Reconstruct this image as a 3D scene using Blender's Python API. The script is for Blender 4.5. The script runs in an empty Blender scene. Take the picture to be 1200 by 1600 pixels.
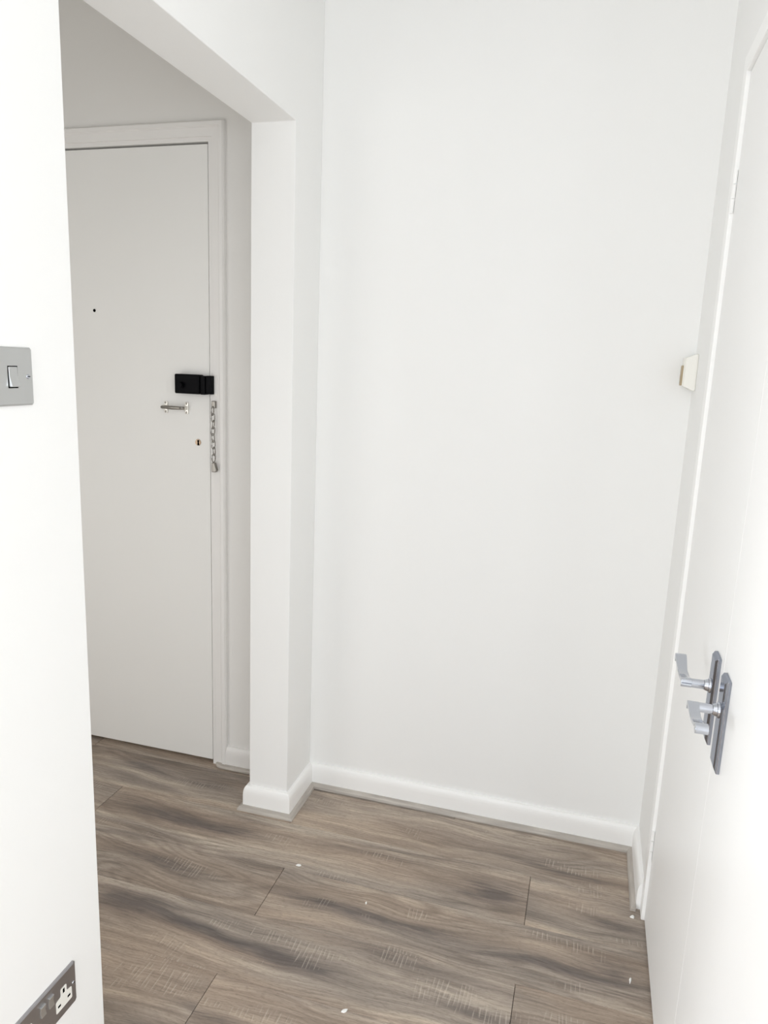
import bpy, bmesh, math, random
from mathutils import Vector, Matrix
random.seed(7)
scene = bpy.context.scene
COL = scene.collection
PI = math.pi

# ------------------------------------------------------------------ camera
CAM_H, F_PX = 1.3635, 1134.6
YAW, PITCH, ROLL = -0.274, -0.1989, 0.0394
cy, sy, cp, sp = math.cos(YAW), math.sin(YAW), math.cos(PITCH), math.sin(PITCH)
fwd = Vector((sy * cp, cy * cp, sp))
rgt = Vector((cy, -sy, 0.0))
upv = rgt.cross(fwd)
cr, sr = math.cos(ROLL), math.sin(ROLL)
r2 = rgt * cr + upv * sr
u2 = upv * cr - rgt * sr
cam_data = bpy.data.cameras.new('camera')
cam = bpy.data.objects.new('camera', cam_data)
COL.objects.link(cam)
m = Matrix((r2, u2, -fwd)).transposed().to_4x4()
m.translation = Vector((0, 0, CAM_H))
cam.matrix_world = m
cam_data.sensor_fit = 'VERTICAL'
cam_data.sensor_height = 36.0
cam_data.sensor_width = 27.0
cam_data.lens = F_PX * 36.0 / 1600.0
cam_data.clip_start = 0.02
scene.camera = cam

# ------------------------------------------------------------------ world, lights, exposure
world = bpy.data.worlds.new('world')
scene.world = world
world.use_nodes = True
bg = world.node_tree.nodes['Background']
bg.inputs['Color'].default_value = (0.80, 0.88, 1.0, 1)
bg.inputs['Strength'].default_value = 1.0

def area(name, loc, target, sx, sy_, power, color=(1, 1, 1)):
    l = bpy.data.lights.new(name, 'AREA')
    l.shape = 'RECTANGLE'
    l.size, l.size_y = sx, sy_
    l.energy = power
    l.color = color
    o = bpy.data.objects.new(name, l)
    COL.objects.link(o)
    o.location = loc
    d = Vector(target) - Vector(loc)
    o.rotation_euler = d.to_track_quat('-Z', 'Y').to_euler()
    return o

# rear window daylight; the side and lobby lamps are unseen fills added for brightness
area('window_daylight', (-0.30, -2.04, 1.10), (-0.30, 2.0, 1.00), 3.1, 1.8, 31, (0.965, 0.988, 1.0))
area('window_daylight_left', (-2.27, -0.85, 0.92), (0.20, 0.90, 0.80), 1.5, 1.4, 58, (0.965, 0.988, 1.0))  # added side lamp that brightens the double doors
area('window_daylight_right', (1.67, -1.27, 1.05), (-0.80, 1.60, 1.25), 1.45, 1.6, 23, (0.965, 0.988, 1.0))  # added side lamp that brightens the left wall and lintel
area('lobby_daylight', (-1.75, 0.68, 0.95), (-1.75, 2.0, 0.95), 0.8, 1.6, 6.2, (1.0, 0.992, 0.98))  # added lamp, hidden behind the left wall, to lift the lobby

vs = scene.view_settings
scene.display_settings.display_device = 'sRGB'
vs.view_transform = 'Standard'
vs.look = 'None'
vs.gamma = 1.0
vs.use_curve_mapping = False
vs.exposure = 0.0
scene.cycles.max_bounces = 12
scene.cycles.diffuse_bounces = 8
scene.cycles.use_denoising = True

# ------------------------------------------------------------------ helpers
def lin(c):
    c /= 255.0
    return c / 12.92 if c <= 0.04045 else ((c + 0.055) / 1.055) ** 2.4

def rgb(r, g, b):
    return (lin(r), lin(g), lin(b), 1.0)

class NT:
    """tiny node-graph writer"""
    def __init__(self, name):
        self.mat = bpy.data.materials.new(name)
        self.mat.use_nodes = True
        self.t = self.mat.node_tree
        self.bsdf = self.t.nodes['Principled BSDF']
    def node(self, kind, **kw):
        n = self.t.nodes.new(kind)
        for k, v in kw.items():
            setattr(n, k, v)
        return n
    def put(self, v, sock):
        if hasattr(v, 'is_output'):
            self.t.links.new(v, sock)
        else:
            sock.default_value = v
    def math(self, op, a, b=0.0, clamp=False):
        n = self.node('ShaderNodeMath', operation=op, use_clamp=clamp)
        self.put(a, n.inputs[0]); self.put(b, n.inputs[1])
        return n.outputs[0]
    def vmath(self, op, a, b):
        n = self.node('ShaderNodeVectorMath', operation=op)
        self.put(a, n.inputs[0]); self.put(b, n.inputs[1])
        return n.outputs[0]
    def noise(self, vec, scale=1.0, detail=2.0, rough=0.5, dist=0.0):
        n = self.node('ShaderNodeTexNoise')
        self.put(vec, n.inputs['Vector'])
        n.inputs['Scale'].default_value = scale
        n.inputs['Detail'].default_value = detail
        n.inputs['Roughness'].default_value = rough
        n.inputs['Distortion'].default_value = dist
        return n.outputs['Fac']
    def ramp(self, fac, stops):
        n = self.node('ShaderNodeValToRGB')
        self.put(fac, n.inputs[0])
        e = n.color_ramp.elements
        e[0].position, e[0].color = stops[0]
        e[1].position, e[1].color = stops[-1]
        for p, c in stops[1:-1]:
            x = e.new(p); x.color = c
        return n.outputs[0]
    def mix(self, fac, a, b, blend='MIX'):
        n = self.node('ShaderNodeMix', data_type='RGBA', blend_type=blend)
        self.put(fac, n.inputs[0]); self.put(a, n.inputs[6]); self.put(b, n.inputs[7])
        return n.outputs[2]
    def smooth(self, v, lo, hi):
        n = self.node('ShaderNodeMapRange', interpolation_type='SMOOTHSTEP')
        self.put(v, n.inputs['Value'])
        n.inputs['From Min'].default_value = lo
        n.inputs['From Max'].default_value = hi
        return n.outputs['Result']
    def bump(self, h, strength, dist):
        n = self.node('ShaderNodeBump')
        n.inputs['Strength'].default_value = strength
        n.inputs['Distance'].default_value = dist
        self.put(h, n.inputs['Height'])
        self.t.links.new(n.outputs[0], self.bsdf.inputs['Normal'])

def paint(name, col, rough=0.6, spec=0.35, scale=(60, 60, 60), bump=0.08, dist=0.002, var=0.012):
    g = NT(name)
    geo = g.node('ShaderNodeNewGeometry').outputs['Position']
    v = g.vmath('MULTIPLY', geo, scale)
    n = g.noise(v, 1.0, 3.0, 0.55)
    n2 = g.noise(geo, 2.3, 2.0)
    k = g.math('ADD', g.math('MULTIPLY', g.math('SUBTRACT', n2, 0.5), var * 2), 1.0)
    sc = g.node('ShaderNodeVectorMath', operation='SCALE')
    sc.inputs[0].default_value = col[:3]
    g.put(k, sc.inputs['Scale'])
    g.put(sc.outputs[0], g.bsdf.inputs['Base Color'])
    g.bsdf.inputs['Roughness'].default_value = rough
    g.bsdf.inputs['Specular IOR Level'].default_value = spec
    if bump:
        g.bump(n, bump, dist)
    return g.mat

def metal(name, col, rough=0.1, brushed=None):
    g = NT(name)
    g.bsdf.inputs['Base Color'].default_value = col
    g.bsdf.inputs['Metallic'].default_value = 1.0
    g.bsdf.inputs['Roughness'].default_value = rough
    geo = g.node('ShaderNodeNewGeometry').outputs['Position']
    n = g.noise(g.vmath('MULTIPLY', geo, brushed or (40, 40, 40)), 1.0, 2.0)
    g.put(g.math('ADD', g.math('MULTIPLY', n, 0.12), rough - 0.04), g.bsdf.inputs['Roughness'])
    return g.mat

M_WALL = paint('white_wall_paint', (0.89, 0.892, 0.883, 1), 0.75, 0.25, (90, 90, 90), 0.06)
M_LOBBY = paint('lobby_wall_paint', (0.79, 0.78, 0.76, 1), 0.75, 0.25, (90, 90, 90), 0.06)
M_CEIL = paint('ceiling_paint', (0.86, 0.86, 0.85, 1), 0.85, 0.2)
M_GLOSS = paint('white_gloss_paint', (0.94, 0.94, 0.93, 1), 0.33, 0.45, (30, 60, 4), 0.02, 0.0015)
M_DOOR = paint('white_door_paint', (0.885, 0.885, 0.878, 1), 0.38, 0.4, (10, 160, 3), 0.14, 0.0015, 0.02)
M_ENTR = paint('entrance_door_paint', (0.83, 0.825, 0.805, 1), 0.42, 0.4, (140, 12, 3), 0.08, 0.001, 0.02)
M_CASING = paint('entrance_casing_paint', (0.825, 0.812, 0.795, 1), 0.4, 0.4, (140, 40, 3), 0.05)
M_DARK = paint('dark_landing', (0.03, 0.03, 0.03, 1), 0.9, 0.1)  # near black stands in for missing light behind doors and joints
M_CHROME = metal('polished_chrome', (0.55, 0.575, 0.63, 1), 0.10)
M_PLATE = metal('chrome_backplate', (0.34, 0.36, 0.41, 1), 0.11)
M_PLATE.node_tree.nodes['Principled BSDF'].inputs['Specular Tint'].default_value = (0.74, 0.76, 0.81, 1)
M_SATIN = metal('brushed_steel', (0.62, 0.63, 0.63, 1), 0.34, (3, 3, 900))
M_STEEL_DK = metal('brushed_dark_steel', (0.42, 0.415, 0.43, 1), 0.32, (3, 3, 900))  # base colour lowered to imitate the dark floor mirrored in the steel
M_BLACK = paint('black_lock_enamel', (0.003, 0.003, 0.004, 1), 0.5, 0.08, bump=0.02)
M_HOLE = paint('black_hole', (0.002, 0.002, 0.002, 1), 0.9, 0.0, bump=0)
M_PLASTIC = paint('white_plastic', (0.86, 0.85, 0.80, 1), 0.35, 0.5, bump=0)
M_CREAM = paint('aged_white_plastic', (0.86, 0.85, 0.80, 1), 0.45, 0.4, bump=0)
M_TAN = paint('tan_plastic', (0.42, 0.33, 0.20, 1), 0.45, 0.4, bump=0.02)
M_BRASS = metal('aged_brass', (0.50, 0.38, 0.28, 1), 0.35)
M_CHAIN = metal('dull_chain_steel', (0.30, 0.285, 0.26, 1), 0.28)
M_PALE = metal('pale_worn_metal', (0.80, 0.78, 0.73, 1), 0.30)
M_FLECK = paint('dried_white_paint', (0.88, 0.88, 0.86, 1), 0.7, 0.2, bump=0.2)

# floor laminate: grey brown oak print with dark streaks, tan areas and pale saw marks
def laminate():
    g = NT('grey_brown_oak_laminate')
    P = g.node('ShaderNodeNewGeometry').outputs['Position']
    info = g.node('ShaderNodeObjectInfo')
    off = g.vmath('MULTIPLY', info.outputs['Color'], (37.0, 19.0, 11.0))
    W = g.vmath('ADD', P, off)
    # slow sideways warp that makes the grain wander
    wn = g.noise(g.vmath('MULTIPLY', W, (2.2, 5.0, 1.0)), 1.0, 2.0)
    comb = g.node('ShaderNodeCombineXYZ')
    g.put(g.math('MULTIPLY', g.math('SUBTRACT', wn, 0.5), 0.09), comb.inputs[1])
    Ww = g.vmath('ADD', W, comb.outputs[0])
    Pw = g.vmath('ADD', P, comb.outputs[0])
    tone = g.noise(g.vmath('MULTIPLY', Ww, (1.7, 19.0, 1.0)), 1.0, 6.0, 0.62, 0.6)
    col = g.ramp(tone, [(0.30, rgb(108, 102, 96)), (0.43, rgb(143, 133, 124)), (0.55, rgb(166, 154, 142)), (0.72, rgb(196, 184, 169))])
    hue = g.smooth(g.noise(g.vmath('MULTIPLY', Ww, (1.2, 9.0, 1.0)), 1.0, 2.0), 0.40, 0.62)
    col = g.mix(g.math('MULTIPLY', hue, 0.4), col, g.mix(tone, rgb(128, 108, 92), rgb(196, 172, 148)))
    # cathedral figure: contour lines of a stretched noise
    cat = g.noise(g.vmath('MULTIPLY', Ww, (1.3, 8.5, 1.0)), 1.0, 1.5, 0.4, 0.3)
    lines = g.math('SINE', g.math('MULTIPLY', cat, 110.0))
    lines = g.math('POWER', g.math('MULTIPLY', g.math('ADD', lines, 1.0), 0.5), 1.6)
    cmask = g.smooth(g.noise(g.vmath('MULTIPLY', W, (1.6, 7.0, 1.0)), 1.0, 1.0), 0.42, 0.62)
    col = g.mix(g.math('MULTIPLY', g.math('MULTIPLY', lines, cmask), 0.36), col, rgb(104, 92, 84))
    # printed marks of the planks in view: (centre x, centre y, half length, half width, tilt, strength)
    dark = [(-1.10, 1.742, .22, .030, .01, .85), (-0.90, 1.735, .14, .018, .05, .5), (-1.03, 1.530, .17, .026, .02, .85),
            (-1.02, 1.372, .13, .040, -.05, .95), (-0.75, 1.370, .28, .018, .06, .9), (-0.52, 1.350, .10, .024, .1, .7),
            (-0.56, 1.545, .16, .018, .06, .8), (-0.30, 1.548, .20, .018, -.03, .9), (0.02, 1.520, .20, .020, -.02, .9),
            (-0.13, 1.722, .085, .034, .1, 1.0), (-0.22, 1.700, .12, .020, .1, .5), (0.00, 1.880, .26, .012, .07, .8),
            (0.17, 1.722, .09, .022, .03, .95), (0.16, 1.560, .10, .028, 0, .7), (-0.57, 1.762, .16, .014, .0, .55),
            (-0.12, 1.352, .12, .022, .02, .65), (-0.33, 1.430, .22, .012, .05, .7), (-1.36, 1.945, .09, .022, .1, .9),
            (-1.10, 1.935, .13, .028, .05, .7), (-0.66, 1.165, .10, .018, .1, .7), (-0.95, 1.815, .2, .012, .0, .4)]
    tan = [(-0.45, 1.72, .22, .03, .05, .8), (-0.92, 1.235, .14, .05, .0, .7), (0.06, 1.76, .13, .05, .0, .9),
           (-0.52, 1.46, .25, .025, .05, .6), (-0.60, 1.25, .2, .03, .0, .7), (-0.35, 1.93, .3, .03, .0, .6), (-0.95, 1.60, .2, .02, 0, .4)]
    jit = g.math('MULTIPLY', g.math('SUBTRACT', g.noise(g.vmath('MULTIPLY', W, (14.0, 70.0, 1.0)), 1.0, 3.0, 0.6), 0.5), 1.5)
    sepn = g.node('ShaderNodeSeparateXYZ')
    g.put(Pw, sepn.inputs[0])
    X, Y = sepn.outputs[0], sepn.outputs[1]
    def blobs(lst, soft=1.0):
        acc = None
        for (cx, cy_, a, b, tilt, s) in lst:
            dx = g.math('SUBTRACT', X, cx)
            dy = g.math('SUBTRACT', g.math('SUBTRACT', Y, cy_), g.math('MULTIPLY', dx, -tilt))
            ex = g.math('POWER', g.math('ABSOLUTE', g.math('DIVIDE', dx, a)), 2.0)
            ey = g.math('POWER', g.math('ABSOLUTE', g.math('DIVIDE', dy, b)), 2.0)
            r = g.math('ADD', g.math('ADD', ex, ey), g.math('MULTIPLY', jit, soft))
            e = g.math('MULTIPLY', g.math('EXPONENT', g.math('MULTIPLY', r, -1.0)), s)
            acc = e if acc is None else g.math('ADD', acc, e)
        return g.math('MINIMUM', acc, 1.0)
    col = g.mix(g.math('MULTIPLY', blobs(tan), 0.55), col, rgb(176, 157, 140))
    col = g.mix(g.math('MULTIPLY', blobs(dark), 0.78), col, rgb(86, 80, 80))
    # fine grain lines
    gr = g.noise(g.vmath('MULTIPLY', Ww, (9.0, 230.0, 1.0)), 1.0, 4.0, 0.65)
    gf = g.math('ADD', g.math('MULTIPLY', gr, 1.25), 0.46)
    sc = g.node('ShaderNodeVectorMath', operation='SCALE')
    g.put(col, sc.inputs[0]); g.put(gf, sc.inputs['Scale'])
    col = sc.outputs[0]
    fleckn = g.noise(g.vmath('MULTIPLY', W, (70.0, 420.0, 1.0)), 1.0, 2.0, 0.6)
    col = g.mix(g.math('MULTIPLY', g.smooth(fleckn, 0.52, 0.66), 0.30), col, rgb(100, 90, 82))
    # saw marks: groups of fine strokes across the plank, about a centimetre apart
    sawn = [(-0.95, 1.545, .10, .030, .0, 1), (-0.64, 1.410, .06, .022, .03, 1), (-0.525, 1.392, .05, .028, .1, 1), (-0.47, 1.757, .07, .018, .05, .8),
            (-0.31, 1.590, .05, .018, .0, .8), (-0.015, 1.603, .05, .018, .0, .8), (0.09, 1.590, .06, .030, .0, 1), (-0.20, 1.372, .09, .040, .0, 1),
            (-0.06, 1.345, .06, .030, .0, .9), (0.05, 1.895, .10, .018, .05, .8), (-0.82, 1.215, .11, .040, .0, 1), (0.06, 1.385, .05, .025, .0, .9),
            (-0.77, 1.405, .05, .020, .0, .7), (-0.33, 1.432, .06, .022, .0, .9), (-0.76, 1.742, .08, .020, .1, .7), (-0.86, 1.30, .08, .03, 0, .7),
            (-0.55, 1.20, .09, .03, 0, .8), (-1.07, 1.93, .08, .025, 0, .5)]
    rnd = g.smooth(g.noise(g.vmath('MULTIPLY', g.vmath('ADD', W, (9.0, 4.0, 0)), (5.0, 14.0, 1.0)), 1.0, 1.0), 0.60, 0.72)
    zone = g.math('MINIMUM', g.math('ADD', blobs(sawn, soft=1.5), g.math('MULTIPLY', rnd, 0.6)), 1.0)
    px = g.math('ADD', X, g.math('MULTIPLY', g.noise(g.vmath('MULTIPLY', W, (22.0, 5.0, 1.0)), 1.0, 1.0), 0.030))
    strokes = g.smooth(g.math('SINE', g.math('MULTIPLY', px, 640.0)), 0.62, 0.97)
    broken = g.smooth(g.noise(g.vmath('MULTIPLY', W, (105.0, 26.0, 1.0)), 1.0, 0.0), 0.40, 0.56)
    saw = g.math('MULTIPLY', g.math('MULTIPLY', strokes, broken), g.smooth(zone, 0.25, 0.75))
    col = g.mix(g.math('MULTIPLY', saw, 0.37), col, rgb(212, 201, 188))
    dk = g.smooth(g.math('SINE', g.math('ADD', g.math('MULTIPLY', px, 640.0), 2.4)), 0.70, 0.97)
    dk = g.math('MULTIPLY', g.math('MULTIPLY', dk, broken), g.smooth(zone, 0.35, 0.85))
    col = g.mix(g.math('MULTIPLY', dk, 0.28), col, rgb(96, 86, 80))
    g.put(col, g.bsdf.inputs['Base Color'])
    g.bsdf.inputs['Roughness'].default_value = 0.55
    g.bsdf.inputs['Specular IOR Level'].default_value = 0.3
    g.bump(gr, 0.06, 0.001)
    return g.mat

M_FLOOR = laminate()
M_BEAD = NT('grey_oak_beading')
_P = M_BEAD.node('ShaderNodeNewGeometry').outputs['Position']
_n = M_BEAD.noise(M_BEAD.vmath('MULTIPLY', _P, (9.0, 9.0, 160.0)), 1.0, 4.0)
M_BEAD.put(M_BEAD.ramp(_n, [(0.3, rgb(164, 157, 150)), (0.7, rgb(198, 192, 184))]), M_BEAD.bsdf.inputs['Base Color'])
M_BEAD.bsdf.inputs['Roughness'].default_value = 0.5
M_BEAD = M_BEAD.mat

def link(name, bm, mat, parent=None, bevel=0.0, seg=2, smooth=False, loc=None):
    me = bpy.data.meshes.new(name)
    bmesh.ops.recalc_face_normals(bm, faces=bm.faces[:])
    bm.to_mesh(me); bm.free()
    me.materials.append(mat)
    o = bpy.data.objects.new(name, me)
    COL.objects.link(o)
    if loc is not None:
        o.location = loc
    if parent is not None:
        o.parent = parent
    if smooth:
        for p in me.polygons:
            p.use_smooth = True
    if bevel:
        b = o.modifiers.new('bevel', 'BEVEL')
        b.width = bevel; b.segments = seg; b.limit_method = 'ANGLE'; b.angle_limit = math.radians(40)
        b.harden_normals = False
        for p in me.polygons:
            p.use_smooth = True
        w = o.modifiers.new('normals', 'WEIGHTED_NORMAL')
        w.keep_sharp = True
    return o

def tag(o, label, cat=None, kind=None, group=None):
    o['label'] = label
    if cat: o['category'] = cat
    if kind: o['kind'] = kind
    if group: o['group'] = group
    return o

def empty(name, loc):
    o = bpy.data.objects.new(name, None)
    COL.objects.link(o)
    o.location = loc
    return o

def box(bm, x0, x1, y0, y1, z0, z1):
    v = [bm.verts.new((x, y, z)) for x in (x0, x1) for y in (y0, y1) for z in (z0, z1)]
    for f in ((0, 1, 3, 2), (4, 6, 7, 5), (0, 4, 5, 1), (2, 3, 7, 6), (0, 2, 6, 4), (1, 5, 7, 3)):
        bm.faces.new([v[i] for i in f])
    return v

def boxo(name, x0, x1, y0, y1, z0, z1, mat, parent=None, **kw):
    bm = bmesh.new()
    box(bm, x0, x1, y0, y1, z0, z1)
    return link(name, bm, mat, parent, **kw)

def prism(bm, pts, fn, d0, d1):
    """closed outline pts (a, b) extruded from d0 to d1; fn(a, b, d) gives a point"""
    A = [bm.verts.new(fn(a, b, d0)) for a, b in pts]
    B = [bm.verts.new(fn(a, b, d1)) for a, b in pts]
    n = len(pts)
    bm.faces.new(A); bm.faces.new(B[::-1])
    for i in range(n):
        bm.faces.new((A[i], A[(i + 1) % n], B[(i + 1) % n], B[i]))

def tube(bm, pts, r, n=10, closed=False):
    P = [Vector(p) for p in pts]
    rings = []
    up = Vector((0.013, 0.021, 1)).normalized()
    for i, p in enumerate(P):
        a = P[i - 1] if (i > 0 or closed) else p
        b = P[(i + 1) % len(P)] if (i < len(P) - 1 or closed) else p
        t = (b - a).normalized()
        s = t.cross(up)
        if s.length < 0.05:
            s = t.cross(Vector((1, 0, 0)))
        s.normalize(); w = s.cross(t)
        rr = r[i] if isinstance(r, (list, tuple)) else r
        rings.append([bm.verts.new(p + (s * math.cos(2 * PI * k / n) + w * math.sin(2 * PI * k / n)) * rr) for k in range(n)])
    m_ = len(rings)
    for i in range(m_ if closed else m_ - 1):
        a, b = rings[i], rings[(i + 1) % m_]
        for k in range(n):
            bm.faces.new((a[k], a[(k + 1) % n], b[(k + 1) % n], b[k]))
    if not closed:
        bm.faces.new(rings[0][::-1]); bm.faces.new(rings[-1])

# ------------------------------------------------------------------ measures
XR = 0.2365      # right wall face
XL = 0.241      # faces of the double doors
YB = 2.0434     # far wall face
XP = -0.7944    # hall side of the left wall
XQ = -0.9199    # lobby side of the left wall
YS = 1.8563     # far jamb of the opening
YL = 0.990      # near jamb of the opening
ZH = 1.9647     # underside of the lintel
ZC = 2.42       # ceiling
YR = 0.55      # where the hall opens to the room behind
X_LOB = -2.35
ROOM = (-2.35, 1.75, -2.12)
D2_Y0, D2_YM, D2_Y1, D2_Z = 0.692, 1.222, 1.750, 1.977     # double doors
E_X1, E_X0, E_Z = -1.1468, -1.9630, 1.981               # entrance door opening

# ------------------------------------------------------------------ floor
floor = boxo('floor', X_LOB - 0.1, ROOM[1] + 0.1, ROOM[2] - 0.1, 2.30, -0.06, -0.009, M_DARK)
tag(floor, 'grey brown oak laminate floor running through the hall and lobby', 'floor', 'structure')
PW, PL, Y0 = 0.1865, 1.30, 1.447
joint = {2: -0.768, 0: -0.703, 1: -0.051, -1: -0.053, -2: -0.704, 3: -0.30}
mesh_cache = {}
def plank_mesh(L, Wd):
    key = (round(L, 3), round(Wd, 3))
    if key in mesh_cache:
        return mesh_cache[key]
    bm = bmesh.new()
    ge, gs = 0.0006, 0.0001
    ce, cs, dz = 0.0008, 0.0004, 0.0008
    x0, x1, y0, y1 = ge, L - ge, gs, Wd - gs
    lo = [bm.verts.new(p) for p in ((x0, y0, -.009), (x1, y0, -.009), (x1, y1, -.009), (x0, y1, -.009))]
    mi = [bm.verts.new(p) for p in ((x0, y0, -dz), (x1, y0, -dz), (x1, y1, -dz), (x0, y1, -dz))]
    to = [bm.verts.new(p) for p in ((x0 + ce, y0 + cs, 0), (x1 - ce, y0 + cs, 0), (x1 - ce, y1 - cs, 0), (x0 + ce, y1 - cs, 0))]
    bm.faces.new(lo[::-1]); bm.faces.new(to)
    for a, b in ((lo, mi), (mi, to)):
        for i in range(4):
            bm.faces.new((a[i], a[(i + 1) % 4], b[(i + 1) % 4], b[i]))
    bmesh.ops.recalc_face_normals(bm, faces=bm.faces[:])
    me = bpy.data.meshes.new('plank')
    bm.to_mesh(me); bm.free()
    me.materials.append(M_FLOOR)
    mesh_cache[key] = me
    return me
for i in range(-19, 4):
    ya = Y0 + i * PW
    yb = min(ya + PW, 2.28)
    xlo, xhi = X_LOB, (0.34 if ya > YR + .1 else ROOM[1])
    j = joint.get(i, -0.703 + 0.65 * (i % 2) + random.uniform(-.12, .12))
    x = j - PL * math.ceil((j - xlo) / PL)
    while x < xhi:
        a, b = max(x, xlo), min(x + PL, xhi)
        if b - a > 0.02:
            o = bpy.data.objects.new('plank', plank_mesh(b - a, yb - ya))
            o.location = (a, ya, 0)
            o.color = (random.random(), random.random(), random.random(), 1)
            o.parent = floor
            COL.objects.link(o)
        x += PL

# ------------------------------------------------------------------ walls and ceiling
ceil_ = boxo('ceiling', X_LOB - 0.1, ROOM[1] + 0.1, ROOM[2] - 0.1, 2.30, ZC, ZC + 0.1, M_CEIL)
tag(ceil_, 'plain white ceiling over the hall', 'ceiling', 'structure')

# far wall: one wall behind hall and lobby, with the entrance doorway cut out
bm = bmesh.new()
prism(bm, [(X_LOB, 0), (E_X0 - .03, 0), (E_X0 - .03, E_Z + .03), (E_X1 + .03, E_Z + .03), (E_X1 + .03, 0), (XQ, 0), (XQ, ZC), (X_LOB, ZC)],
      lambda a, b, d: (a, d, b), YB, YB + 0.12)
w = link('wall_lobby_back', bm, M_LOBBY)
tag(w, 'shaded off white lobby wall around the entrance door', 'wall', 'structure')
w = boxo('wall_back', XQ, 0.40, YB, YB + 0.12, 0, ZC, M_WALL)
tag(w, 'large blank white wall at the end of the hall', 'wall', 'structure')

# left wall: an upside-down U around the opening to the lobby
bm = bmesh.new()
prism(bm, [(YR, 0), (YL, 0), (YL, ZH), (YS, ZH), (YS, 0), (YB, 0), (YB, ZC), (YR, ZC)], lambda a, b, d: (d, a, b), XQ, XP)
w = link('wall_left', bm, M_WALL, bevel=0.0025, seg=2)
tag(w, 'white wall on the left with a square opening into the lobby', 'wall', 'structure')

# right wall with the double door opening
bm = bmesh.new()
prism(bm, [(YR, 0), (D2_Y0, 0), (D2_Y0, D2_Z), (D2_Y1, D2_Z), (D2_Y1, 0), (YB, 0), (YB, ZC), (YR, ZC)], lambda a, b, d: (d, a, b), XR, 0.34)
w = link('wall_right', bm, M_WALL)
tag(w, 'white wall on the right holding the double doors', 'wall', 'structure')
w = boxo('wall_cupboard', 0.345, 0.40, YR + .11, YB, 0, ZC, M_DARK)
tag(w, 'dark cupboard back behind the white double doors', 'wall', 'structure')

# lobby enclosure and the landing outside, painted dark for its shade
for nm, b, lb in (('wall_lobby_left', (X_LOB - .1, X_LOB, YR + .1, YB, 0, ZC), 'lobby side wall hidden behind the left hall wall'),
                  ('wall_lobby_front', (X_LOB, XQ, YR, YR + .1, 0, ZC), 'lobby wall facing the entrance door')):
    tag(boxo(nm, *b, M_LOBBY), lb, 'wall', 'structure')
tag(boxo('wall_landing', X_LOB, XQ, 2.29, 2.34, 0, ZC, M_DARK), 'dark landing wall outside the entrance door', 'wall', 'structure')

# room behind the camera, with a window in its far wall and two added side windows
x0, x1, yr = ROOM
def window_wall(wname, n, fn, a0, a1, lo, hi, z0, z1, wlabel, label):
    """wall along a (fn maps a, depth, z to the room) with a framed two light window between lo..hi, z0..z1"""
    def bx(bm, p0, p1, d0, d1, q0, q1):
        A, B = fn(p0, d0, q0), fn(p1, d1, q1)
        box(bm, min(A[0], B[0]), max(A[0], B[0]), min(A[1], B[1]), max(A[1], B[1]), q0, q1)
    bm = bmesh.new()
    for p0, p1, q0, q1 in ((a0, lo, 0, ZC), (hi, a1, 0, ZC), (lo, hi, 0, z0), (lo, hi, z1, ZC)):
        bx(bm, p0, p1, 0, .1, q0, q1)
    tag(link(wname, bm, M_WALL), wlabel, 'wall', 'structure')
    win = empty('window_%d' % n, fn((lo + hi) / 2, .05, z0))
    tag(win, label, 'window', 'structure')
    org = win.location
    mid = (lo + hi) / 2
    for nm_, p0, p1, q0, q1 in (('frame', lo, lo + .05, z0, z1), ('frame', hi - .05, hi, z0, z1), ('frame', lo + .05, hi - .05, z0, z0 + .05),
                               ('frame', lo + .05, hi - .05, z1 - .05, z1), ('mullion', mid - .025, mid + .025, z0 + .05, z1 - .05)):
        bm = bmesh.new(); bx(bm, p0, p1, .02, .07, q0, q1)
        for v in bm.verts: v.co -= org
        link(nm_, bm, M_GLOSS, win)
window_wall('wall_rear', 1, lambda a, d, z: (a, yr - d, z), x0, x1, -1.90, 1.30, .15, 2.05,
            'room wall with the wide window behind the viewer', 'wide white framed window behind the viewer')
window_wall('wall_room_left', 2, lambda a, d, z: (x0 - d, a, z), yr, YR, -1.65, -0.05, .20, 2.0,  # unseen window, added to carry light onto the right doors
            'side wall of the bright room behind the hall, on the left', 'white framed window on the left of the room behind the hall')
window_wall('wall_room_right', 3, lambda a, d, z: (x1 + d, a, z), yr, YR, -2.02, -0.52, .20, 2.0,  # unseen window, added to carry light onto the left wall
            'side wall of the bright room behind the hall, on the right', 'white framed window on the right of the room behind the hall')
tag(boxo('wall_room_front', 0.34, x1, YR, YR + .1, 0, ZC, M_WALL), 'room wall beside the mouth of the hall', 'wall', 'structure')

# ------------------------------------------------------------------ skirting (torus profile) and laminate beading
SK_H = 0.0755
def skirt_profile(t=0.018, h=SK_H):
    p = [(0, 0), (t, 0), (t, h * .62)]
    for k in range(1, 7):
        a = k / 6 * PI / 2
        p.append((t * .36 + t * .64 * math.cos(a), h * .62 + h * .38 * math.sin(a)))
    p.append((0, h))
    return p
def bead_profile(s=0.015, n=5):
    return [(0, 0)] + [(s * math.cos(a * PI / 2 / n), s * math.sin(a * PI / 2 / n)) for a in range(n + 1)]

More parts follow.
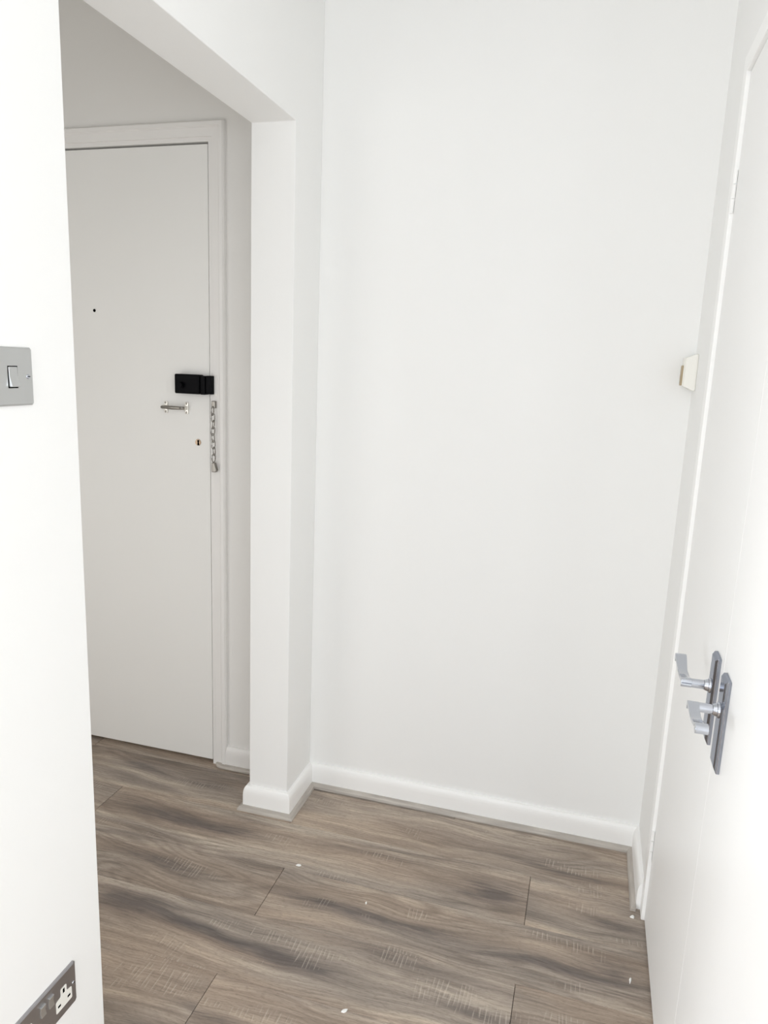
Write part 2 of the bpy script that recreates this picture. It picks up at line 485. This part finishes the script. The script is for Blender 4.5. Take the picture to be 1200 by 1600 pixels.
def sweep(names, path, prof, mat, base=0.0):
    """runs of a profile (out, up) along floor points, mitred at the corners, one object per named stretch;
    out is to the right of travel. names: list with one entry per stretch (equal neighbours share an object)"""
    P = [Vector((a, b)) for a, b in path]
    rings = []
    nrm = lambda d: Vector((d.y, -d.x))
    for i, p in enumerate(P):
        d0 = (p - P[i - 1]).normalized() if i else None
        d1 = (P[i + 1] - p).normalized() if i < len(P) - 1 else None
        if d0 is None: off = nrm(d1)
        elif d1 is None: off = nrm(d0)
        else:
            q = nrm(d0) + nrm(d1); off = q / (1 + nrm(d0).dot(nrm(d1)))
        rings.append([(p.x + off.x * (o + base), p.y + off.y * (o + base), z) for o, z in prof])
    n = len(prof)
    out, k = [], 0
    while k < len(names):
        e = k
        while e + 1 < len(names) and names[e + 1] == names[k]:
            e += 1
        bm = bmesh.new()
        R_ = [[bm.verts.new(c) for c in r] for r in rings[k:e + 2]]
        for a, b in zip(R_, R_[1:]):
            for j in range(n):
                bm.faces.new((a[j], a[(j + 1) % n], b[(j + 1) % n], b[j]))
        bm.faces.new(R_[0]); bm.faces.new(R_[-1][::-1])
        out.append(link(names[k], bm, mat))
        k = e + 1
    return out

ARCH_Y = 1.786
run = [(XQ, YB), (XQ, YS), (XP, YS), (XP, YB), (XR, YB), (XR, ARCH_Y)]
nm = ['baseboard_stub'] * 3 + ['baseboard_back', 'baseboard_right']
SKT = 0.015
lbs = {'baseboard_stub': 'white rounded skirting wrapping the end of the wall stub by the opening',
       'baseboard_back': 'long white skirting along the blank end wall',
       'baseboard_right': 'short white skirting between the corner and the double doors'}
for o in sweep(nm, run, skirt_profile(SKT), M_GLOSS):
    tag(o, lbs[o.name], 'skirting', 'structure')
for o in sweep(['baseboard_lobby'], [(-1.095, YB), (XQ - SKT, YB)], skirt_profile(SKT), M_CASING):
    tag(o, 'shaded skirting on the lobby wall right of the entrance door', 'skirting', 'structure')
for o in sweep(['baseboard_left'], [(XP, YR), (XP, YL), (XQ, YL)], skirt_profile(SKT), M_GLOSS):
    tag(o, 'skirting at the foot of the near left wall, below the frame', 'skirting', 'structure')
# beading: quarter rounds of laminate colour at the foot of the skirting
bd = bead_profile(0.014)
lbs = {'trim_3': 'grey oak beading wrapping the foot of the wall stub',
       'trim_4': 'grey oak beading along the foot of the end wall skirting',
       'trim_5': 'short grey oak beading from the corner to the double doors'}
for o in sweep(['trim_3'] * 3 + ['trim_4', 'trim_5'], run[:-1] + [(XR, ARCH_Y - .012)], bd, M_BEAD, SKT):
    tag(o, lbs[o.name], 'beading', 'structure')
bm = bmesh.new()      # lobby beading with a rounded return at the door frame
pts = [(-1.134, YB), (-1.132, YB - .016), (-1.120, YB - .027), (-1.105, YB - .030), (XQ - SKT, YB - .030), (XQ - SKT, YB)]
prism(bm, pts, lambda a, b, d: (a, b, d), 0.0, 0.013)
tag(link('trim_6', bm, M_BEAD, bevel=0.005, seg=3), 'grey oak beading with a rounded end beside the entrance door', 'beading', 'structure')

# ------------------------------------------------------------------ entrance door, its casing and hardware
YD = YB - 0.003
door = empty('door_1', (E_X1, YD, 0))
tag(door, 'plain white flush entrance door with black lock seen through the opening', 'door', 'structure')
def dpart(name, bm, mat, parent=None, **kw):
    """part of the entrance door, vertices given in world space"""
    par = parent or door
    org = Vector((E_X1, YD, 0))
    for v in bm.verts:
        v.co -= org
    return link(name, bm, mat, par, **kw)
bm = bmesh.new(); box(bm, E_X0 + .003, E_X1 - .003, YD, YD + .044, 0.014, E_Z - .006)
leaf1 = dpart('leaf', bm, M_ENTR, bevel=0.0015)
# black night latch: cast body, thinner nose plate, snib knob
bm = bmesh.new(); box(bm, -1.2545, -1.1690, YD - .030, YD, 1.2545, 1.3140)
latch = dpart('night_latch', bm, M_BLACK, bevel=0.004, seg=3)
latch['label'] = 'black night latch'
bm = bmesh.new(); box(bm, -1.1675, -1.1515, YD - .026, YD, 1.2540, 1.3110)
dpart('latch_nose', bm, M_BLACK, latch, bevel=0.002)
bm = bmesh.new()
bmesh.ops.create_cone(bm, segments=20, radius1=.010, radius2=.008, depth=.014, cap_ends=True,
                      matrix=Matrix.Translation((-1.228, YD - .037, 1.281)) @ Matrix.Rotation(PI / 2, 4, 'X'))
dpart('snib_knob', bm, M_BLACK, latch, bevel=.001)
# small horizontal pull handle: two end plates with screws and a bar
pull = empty('pull_handle', (0, 0, 0)); pull.parent = door; pull['label'] = 'small pale metal pull handle'
for cx in (-1.303, -1.229):
    bm = bmesh.new(); box(bm, cx - .006, cx + .006, YD - .005, YD, 1.1905, 1.2265)
    e = dpart('end_plate', bm, M_PALE, pull, bevel=.0015)
    bm = bmesh.new(); box(bm, cx - .0045, cx + .0045, YD - .022, YD - .004, 1.203, 1.215)
    dpart('post', bm, M_PALE, pull, bevel=.002)
    for dz in (-.0135, .0135):
        bm = bmesh.new()
        bmesh.ops.create_cone(bm, segments=12, radius1=.0034, radius2=.0026, depth=.002, cap_ends=True,
                              matrix=Matrix.Translation((cx, YD - .0058, 1.2085 + dz)) @ Matrix.Rotation(PI / 2, 4, 'X'))
        dpart('screw', bm, M_CHAIN, pull)
bm = bmesh.new()
tube(bm, [(-1.307, YD - .022, 1.209), (-1.29, YD - .0245, 1.209), (-1.266, YD - .026, 1.209), (-1.242, YD - .0245, 1.209), (-1.225, YD - .022, 1.209)], [.0042, .0052, .006, .0052, .0042], 12)
dpart('bar', bm, M_CHAIN, pull, smooth=True)
# keyhole: small rosette with a dark slot
bm = bmesh.new()
bmesh.ops.create_cone(bm, segments=24, radius1=.0105, radius2=.009, depth=.003, cap_ends=True,
                      matrix=Matrix.Translation((-1.1915, YD - .0015, 1.1035)) @ Matrix.Rotation(PI / 2, 4, 'X'))
key = dpart('keyhole_plate', bm, M_BRASS); key['label'] = 'worn round brass keyhole plate'
bm = bmesh.new()
kp = [(.0036 * math.cos(a), .0036 * math.sin(a) + .004) for a in [math.radians(t) for t in range(-50, 231, 20)]] + [(-.0034, -.0095), (.0034, -.0095)]
prism(bm, kp, lambda a, b, d: (-1.1895 + a, d, 1.1035 + b), YD - .0036, YD - .0028)
dpart('keyhole', bm, M_HOLE, key)
# peephole: tiny ring with a black lens
bm = bmesh.new()
bmesh.ops.create_cone(bm, segments=20, radius1=.0078, radius2=.0070, depth=.002, cap_ends=True,
                      matrix=Matrix.Translation((-1.555, YD - .001, 1.4995)) @ Matrix.Rotation(PI / 2, 4, 'X'))
pe = dpart('peephole', bm, M_ENTR)
bm = bmesh.new()
bmesh.ops.create_cone(bm, segments=20, radius1=.0052, radius2=.0045, depth=.0012, cap_ends=True,
                      matrix=Matrix.Translation((-1.555, YD - .0024, 1.4995)) @ Matrix.Rotation(PI / 2, 4, 'X'))
dpart('lens', bm, M_HOLE, pe)

# casing: mitred frame of three pieces, each a jamb with a stepped moulding
frame = empty('trim_1', (E_X1, YB, 0))
tag(frame, 'white moulded door frame with mitred corners around the entrance door', 'door frame', 'structure')
def fpart(name, bm, mat, **kw):
    for v in bm.verts:
        v.co -= Vector((E_X1, YB, 0))
    return link(name, bm, mat, frame, **kw)
CW = 0.054          # width of the casing
prof = [(0.0, 0.0), (0.0, .004), (.012, .004), (.013, .009), (.036, .011), (.040, .017), (.050, .017), (CW, .012), (CW, 0.0)]
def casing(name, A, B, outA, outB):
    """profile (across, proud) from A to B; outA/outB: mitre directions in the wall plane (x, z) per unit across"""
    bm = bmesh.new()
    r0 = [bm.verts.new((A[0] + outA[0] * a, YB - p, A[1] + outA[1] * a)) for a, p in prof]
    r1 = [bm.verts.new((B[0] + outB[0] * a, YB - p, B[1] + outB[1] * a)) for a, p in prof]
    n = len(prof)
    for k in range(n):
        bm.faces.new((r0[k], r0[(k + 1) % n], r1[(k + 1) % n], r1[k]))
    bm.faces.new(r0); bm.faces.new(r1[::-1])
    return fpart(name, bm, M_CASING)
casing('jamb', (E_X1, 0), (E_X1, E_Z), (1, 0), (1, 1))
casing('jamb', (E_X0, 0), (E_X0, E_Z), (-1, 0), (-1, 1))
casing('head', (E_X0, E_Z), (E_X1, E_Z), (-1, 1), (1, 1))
# lining behind the casing: closes the doorway around the leaf
bm = bmesh.new()
box(bm, E_X1, E_X1 + .03, YB, YB + .12, 0, E_Z + .03); fpart('lining', bm, M_CASING)
bm = bmesh.new()
box(bm, E_X0 - .03, E_X0, YB, YB + .12, 0, E_Z + .03); fpart('lining', bm, M_CASING)
bm = bmesh.new()
box(bm, E_X0, E_X1, YB, YB + .12, E_Z, E_Z + .03); fpart('lining', bm, M_CASING)
bm = bmesh.new()
box(bm, E_X1 - .014, E_X1, YB + .045, YB + .075, 0, E_Z); fpart('stop', bm, M_CASING)
bm = bmesh.new()
box(bm, E_X0, E_X1, YB + .045, YB + .075, E_Z - .014, E_Z); fpart('stop', bm, M_CASING)
# keep of the night latch on the frame
bm = bmesh.new(); box(bm, -1.1500, -1.1290, YB - .028, YB - .004, 1.2560, 1.3120)
k_ = fpart('latch_keep', bm, M_BLACK, bevel=.003); k_['label'] = 'black latch keep'
bm = bmesh.new(); box(bm, -1.1290, -1.1190, YB - .013, YB - .006, 1.2520, 1.3150)
fpart('keep_plate', bm, M_CASING, bevel=.001)

# security chain hanging on the frame
CX, CY = -1.1290, YB - .020
chain = empty('security_chain', (CX, CY + .008, 1.02))
tag(chain, 'short steel security chain hanging on the entrance door frame below the black latch', 'chain')
def cpart(name, bm, mat, **kw):
    for v in bm.verts:
        v.co -= Vector((CX, CY + .008, 1.02))
    return link(name, bm, mat, chain, **kw)
bm = bmesh.new(); box(bm, CX - .006, CX + .007, CY, YB - .0035, 1.214, 1.236)
cpart('anchor_plate', bm, M_CHAIN, bevel=.002)
bm = bmesh.new()
loop = [(0.0052 * math.cos(a), 0, .0095 * math.sin(a) + (.004 if math.sin(a) > 0.01 else -.004)) for a in [2 * PI * k / 16 for k in range(16)]]
tube(bm, loop, .0016, 6, closed=True)
link_me = bpy.data.meshes.new('link'); bm.to_mesh(link_me); bm.free()
link_me.materials.append(M_CHAIN)
for p in link_me.polygons: p.use_smooth = True
zz = 1.206
for k in range(8):
    o = bpy.data.objects.new('link', link_me); COL.objects.link(o)
    o.parent = chain
    o.location = (random.uniform(-.0016, .0016) + .004 * k / 8, -.010, zz - 1.02)
    o.rotation_euler = (random.uniform(-.15, .15), random.uniform(-.12, .12), (0.35 if k % 2 else PI / 2 - .25) + random.uniform(-.2, .2))
    zz -= .0208
bm = bmesh.new()
prism(bm, [(-.005, .026), (.004, .026), (.011, .002), (.008, -.004), (-.006, -.004)], lambda a, b, d: (CX + .003 + a, d, 1.020 + b), CY - .008, CY + .006)
cpart('end_stud', bm, M_CHAIN, bevel=.002)

# ------------------------------------------------------------------ double doors on the right wall
def leaf(name, y0, y1, label):
    t = empty(name, (XL, y0, 0))
    tag(t, label, 'door', 'structure')
    bm = bmesh.new(); box(bm, 0, .040, 0.0004, y1 - y0 - .0004, .006, D2_Z - .003)
    link('leaf', bm, M_DOOR, t, bevel=.0008)
    return t
d_far = leaf('door_2', D2_YM, D2_Y1 - .002, 'far leaf of the white double doors, its chrome lever pointing away')
d_near = leaf('door_3', D2_Y0 + .002, D2_YM, 'near leaf of the white double doors at the right edge, its chrome lever pointing nearer')

def lever_handle(par, yc, sgn, zc=.8515):
    """chrome lever on a tall bevelled backplate; built around (0,0,0) = face of the leaf, lever along sgn * y"""
    t = empty('lever_handle', (0, yc - par.location.y, zc)); t.parent = par
    t['label'] = 'polished chrome scroll lever handle on a tall backplate'
    bm = bmesh.new()
    z0, z1, hw, th, bv = -.099, .056, .0205, .0095, .0045
    lo = [(0, -hw, z0), (0, hw, z0), (0, hw, z1), (0, -hw, z1)]
    mid = [(-th * .55, y, z) for _, y, z in lo]
    top = [(-th, -hw + bv, z0 + bv * 2.0), (-th, hw - bv, z0 + bv * 2.0), (-th, hw - bv, z1 - bv), (-th, -hw + bv, z1 - bv)]
    L = [[bm.verts.new(p) for p in r] for r in (lo, mid, top)]
    bm.faces.new(L[0]); bm.faces.new(L[2][::-1])
    for a, b in zip(L, L[1:]):
        for k in range(4):
            bm.faces.new((a[k], a[(k + 1) % 4], b[(k + 1) % 4], b[k]))
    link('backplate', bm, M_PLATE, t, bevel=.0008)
    bm = bmesh.new()     # neck: collar, stem
    def disc(x0_, x1_, ra, rb):
        A = [bm.verts.new((x0_, ra * math.cos(2 * PI * k / 24), ra * math.sin(2 * PI * k / 24))) for k in range(24)]
        B = [bm.verts.new((x1_, rb * math.cos(2 * PI * k / 24), rb * math.sin(2 * PI * k / 24))) for k in range(24)]
        bm.faces.new(A); bm.faces.new(B[::-1])
        for k in range(24):
            bm.faces.new((A[k], A[(k + 1) % 24], B[(k + 1) % 24], B[k]))
    disc(-th + .0005, -.0125, .0130, .0122)
    disc(-.0125, -.0190, .0108, .0084)
    disc(-.0190, -.0480, .0080, .0074)
    link('neck', bm, M_CHROME, t, bevel=.0006)
    # lever: a flat strap that waves in the upright plane and ends in a scroll rolled under
    N = 26
    mid_ = []
    for k in range(N + 1):
        u = k / N
        mid_.append((.090 * u, .0045 - .0075 * math.sin(u * PI * 1.05) + .006 * u * u, u))
    th_ = lambda u: .0036 - .0012 * math.sin(u * PI)
    wd_ = lambda u: .0086 - .0012 * math.sin(min(1, u * 1.15) * PI) + .0006 * u
    xm = -.0475
    up_ = [(y, z + th_(u), wd_(u)) for y, z, u in mid_]
    dn_ = [(y, z - th_(u), wd_(u)) for y, z, u in mid_]
    ye, ze, _ = mid_[-1]
    rr = .0075
    roll = []
    for t_ in range(70, -215, -20):
        a_ = math.radians(t_)
        roll.append((ye + .004 + rr * math.cos(a_), ze + th_(1) - rr + rr * math.sin(a_), wd_(1)))
    pts = [(-.0075, .003, .0085), (-.0052, .0066, .0086)] + up_[1:] + roll + [p for p in dn_[::-1] if p[0] < ye - .006] + [(-.004, -.0072, .0085), (-.0078, -.003, .0085)]
    bm = bmesh.new()
    nn = len(pts)
    A = [bm.verts.new((xm - w_, sgn * y, z)) for y, z, w_ in pts]
    B = [bm.verts.new((xm + w_, sgn * y, z)) for y, z, w_ in pts]
    bm.faces.new(A); bm.faces.new(B[::-1])
    for k in range(nn):
        bm.faces.new((A[k], A[(k + 1) % nn], B[(k + 1) % nn], B[k]))
    link('lever', bm, M_CHROME, t, bevel=.0008)
    return t
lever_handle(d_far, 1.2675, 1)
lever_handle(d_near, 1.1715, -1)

# architrave of the double doors: two uprights and a head
arch = empty('trim_2', (XR, D2_Y1, 0))
tag(arch, 'slim white architrave around the double doors', 'architrave', 'structure')
def apart(name, bm, **kw):
    for v in bm.verts:
        v.co -= Vector((XR, D2_Y1, 0))
    return link(name, bm, M_GLOSS, arch, **kw)
AF = XR - .004
bm = bmesh.new(); box(bm, AF, XL + .05, D2_Y1 - .002, ARCH_Y, 0, D2_Z + .036); apart('upright', bm, bevel=.002)
bm = bmesh.new(); box(bm, AF, XL + .05, D2_Y0 - .036, D2_Y0 + .002, 0, D2_Z + .036); apart('upright', bm, bevel=.002)
bm = bmesh.new(); box(bm, AF, XL + .05, D2_Y0 + .002, D2_Y1 - .002, D2_Z - .0025, D2_Z + .036); apart('head', bm, bevel=.002)
# painted hinge knuckles on the far edge of the far leaf
for hz_ in (1.745, 0.215):
    bm = bmesh.new()
    for k in range(3):
        tube(bm, [(XL - .004 - d_far.location.x, D2_Y1 - .004 - d_far.location.y, hz_ - .042 + k * .029), (XL - .004 - d_far.location.x, D2_Y1 - .004 - d_far.location.y, hz_ - .042 + k * .029 + .026)], .0036, 10)
    link('hinge', bm, M_GLOSS, d_far)

# ------------------------------------------------------------------ wall fittings
# small tapered surface box in the far right corner
bx = empty('wall_box', (XR, 2.005, 1.376))
tag(bx, 'small white tapered box with a tan strip, on the right wall in the far corner', 'switch')
bm = bmesh.new()
lo = [(0, -.025, -.045), (0, .030, -.045), (0, .030, .045), (0, -.025, .045)]
mi = [(-.006, y, z) for _, y, z in lo]
hi = [(-.029, -.020, -.0345), (-.029, .027, -.0345), (-.029, .027, .0345), (-.029, -.020, .0345)]
L = [[bm.verts.new(p) for p in r] for r in (lo, mi, hi)]
bm.faces.new(L[0]); bm.faces.new(L[2][::-1])
for a, b in zip(L, L[1:]):
    for k in range(4):
        bm.faces.new((a[k], a[(k + 1) % 4], b[(k + 1) % 4], b[k]))
link('housing', bm, M_CREAM, bx, bevel=.002)
bm = bmesh.new(); box(bm, -.0315, -.0285, -.017, .024, -.0345, .0345); link('front_plate', bm, M_CREAM, bx, bevel=.001)
bm = bmesh.new(); box(bm, -.0345, -.0312, -.014, .020, -.033, .0165)
s_ = link('tan_strip', bm, M_TAN, bx, bevel=.001); s_['label'] = 'tan strip on the outer face'

# brushed steel light switch on the left wall
sw = empty('light_switch', (XP, .850, 1.328))
tag(sw, 'square brushed steel light switch plate on the left wall', 'light switch')
bm = bmesh.new()
def plate(bm, hw, hh, th, bv, r=.003):
    def ring(x, a, b):
        return [bm.verts.new((x, y, z)) for y, z in ((-a, -b + r), (-a + r, -b), (a - r, -b), (a, -b + r), (a, b - r), (a - r, b), (-a + r, b), (-a, b - r))]
    L = [ring(0, hw, hh), ring(th - bv, hw, hh), ring(th, hw - bv * 1.6, hh - bv * 1.6)]
    bm.faces.new(L[0]); bm.faces.new(L[-1][::-1])
    for a, b in zip(L, L[1:]):
        for k in range(8):
            bm.faces.new((a[k], a[(k + 1) % 8], b[(k + 1) % 8], b[k]))
plate(bm, .043, .041, .0045, .0016)
link('plate', bm, M_SATIN, sw)
bm = bmesh.new(); box(bm, .0035, .0049, -.0055, .0125, -.0160, .0150); link('rocker_surround', bm, M_HOLE, sw)
bm = bmesh.new()
prism(bm, [(.003, -.0145), (.0105, -.0140), (.0062, .0005), (.0058, .0138), (.003, .0138)], lambda a, b, d: (a, d, b), -.0045, .0115)
link('rocker', bm, M_SATIN, sw, bevel=.0008)
def screw(par, y, z, x=.0045, r=.0036):
    bm = bmesh.new()
    bmesh.ops.create_cone(bm, segments=18, radius1=r, radius2=r * .8, depth=.0014, cap_ends=True,
                          matrix=Matrix.Translation((x + .0006, y, z)) @ Matrix.Rotation(PI / 2, 4, 'Y'))
    s = link('screw', bm, M_CHROME, par)
    bm = bmesh.new(); box(bm, x + .0011, x + .0015, y - r * .75, y + r * .75, z - .0005, z + .0005)
    link('slot', bm, M_HOLE, s)
screw(sw, .0325, 0); screw(sw, -.0325, 0)

# brushed steel double socket low on the left wall
so = empty('double_socket', (XP, .842, .2755))
tag(so, 'dark brushed steel double power socket with white inserts, low on the left wall', 'socket')
bm = bmesh.new(); plate(bm, .0730, .0410, .0050, .0018); link('plate', bm, M_STEEL_DK, so)
ins = [(-.0190, -.0225), (.0190, -.0225), (.0200, -.0205), (.0200, -.0020), (.0185, .0), (.0085, .0020), (.0075, .0040), (.0075, .0140), (.0060, .0160), (-.0060, .0160), (-.0075, .0140), (-.0075, .0040), (-.0085, .0020), (-.0185, .0), (-.0200, -.0020), (-.0200, -.0205)]
for yc in (.0405, -.0405):
    bm = bmesh.new(); prism(bm, [(a * .98, b * 1.02) for a, b in ins], lambda a, b, d: (d, yc + a, b), .0040, .0054)
    i_ = link('socket_insert', bm, M_PLASTIC, so); i_['label'] = 'white moulded socket insert'
    for (hy, hz2, w2, h2) in ((0, .0085, .0022, .0042), (-.0118, -.0125, .0034, .0020), (.0118, -.0125, .0034, .0020)):
        bm = bmesh.new(); box(bm, .0050, .0056, yc + hy - w2, yc + hy + w2, hz2 - h2, hz2 + h2)
        link('pin_hole', bm, M_HOLE, i_)
for yc in (.0095, -.0095):
    bm = bmesh.new()
    prism(bm, [(.004, .0050), (.0086, .0056), (.0066, .0155), (.0090, .0258), (.004, .0262)], lambda a, b, d: (a, yc + d, b), -.0056, .0056)
    link('rocker', bm, M_SATIN, so, bevel=.0006)
screw(so, .0650, .002, .005, .0030); screw(so, -.0650, .002, .005, .0030)

# ------------------------------------------------------------------ flecks of dried paint left on the floor
def fleck(x, y, r, ang, stretch, label):
    bm = bmesh.new()
    n = 9
    pts = []
    for k in range(n):
        a = 2 * PI * k / n
        q = r * random.uniform(.65, 1.1)
        px, py = q * math.cos(a) * stretch, q * math.sin(a)
        pts.append((px * math.cos(ang) - py * math.sin(ang), px * math.sin(ang) + py * math.cos(ang)))
    A = [bm.verts.new((a, b, 0)) for a, b in pts]
    B = [bm.verts.new((a * .7, b * .7, .0022)) for a, b in pts]
    bm.faces.new(A[::-1]); bm.faces.new(B)
    for k in range(n):
        bm.faces.new((A[k], A[(k + 1) % n], B[(k + 1) % n], B[k]))
    o = link('paint_fleck', bm, M_FLECK, loc=(x, y, 0.0))
    tag(o, label, 'paint fleck', group='flecks of dried paint on the floor')
fleck(-.398, 1.258, .0048, .9, 1.7, 'bright white paint fleck low in the middle of the floor, nearest of the flecks')
fleck(.199, 1.540, .0030, 1.45, 4.0, 'thin pale paint sliver on the floor beside the right-hand double doors')
fleck(-.450, 1.578, .0026, 1.9, 2.0, 'tiny pale paint fleck in the middle of the floor, on a dark streak')
fleck(-.670, 1.655, .0050, .5, 1.8, 'faint pale paint smear on the floor in front of the wall stub')
fleck(.212, 1.752, .0060, 1.2, 1.3, 'white crumb of paint at the end of the beading by the double doors')
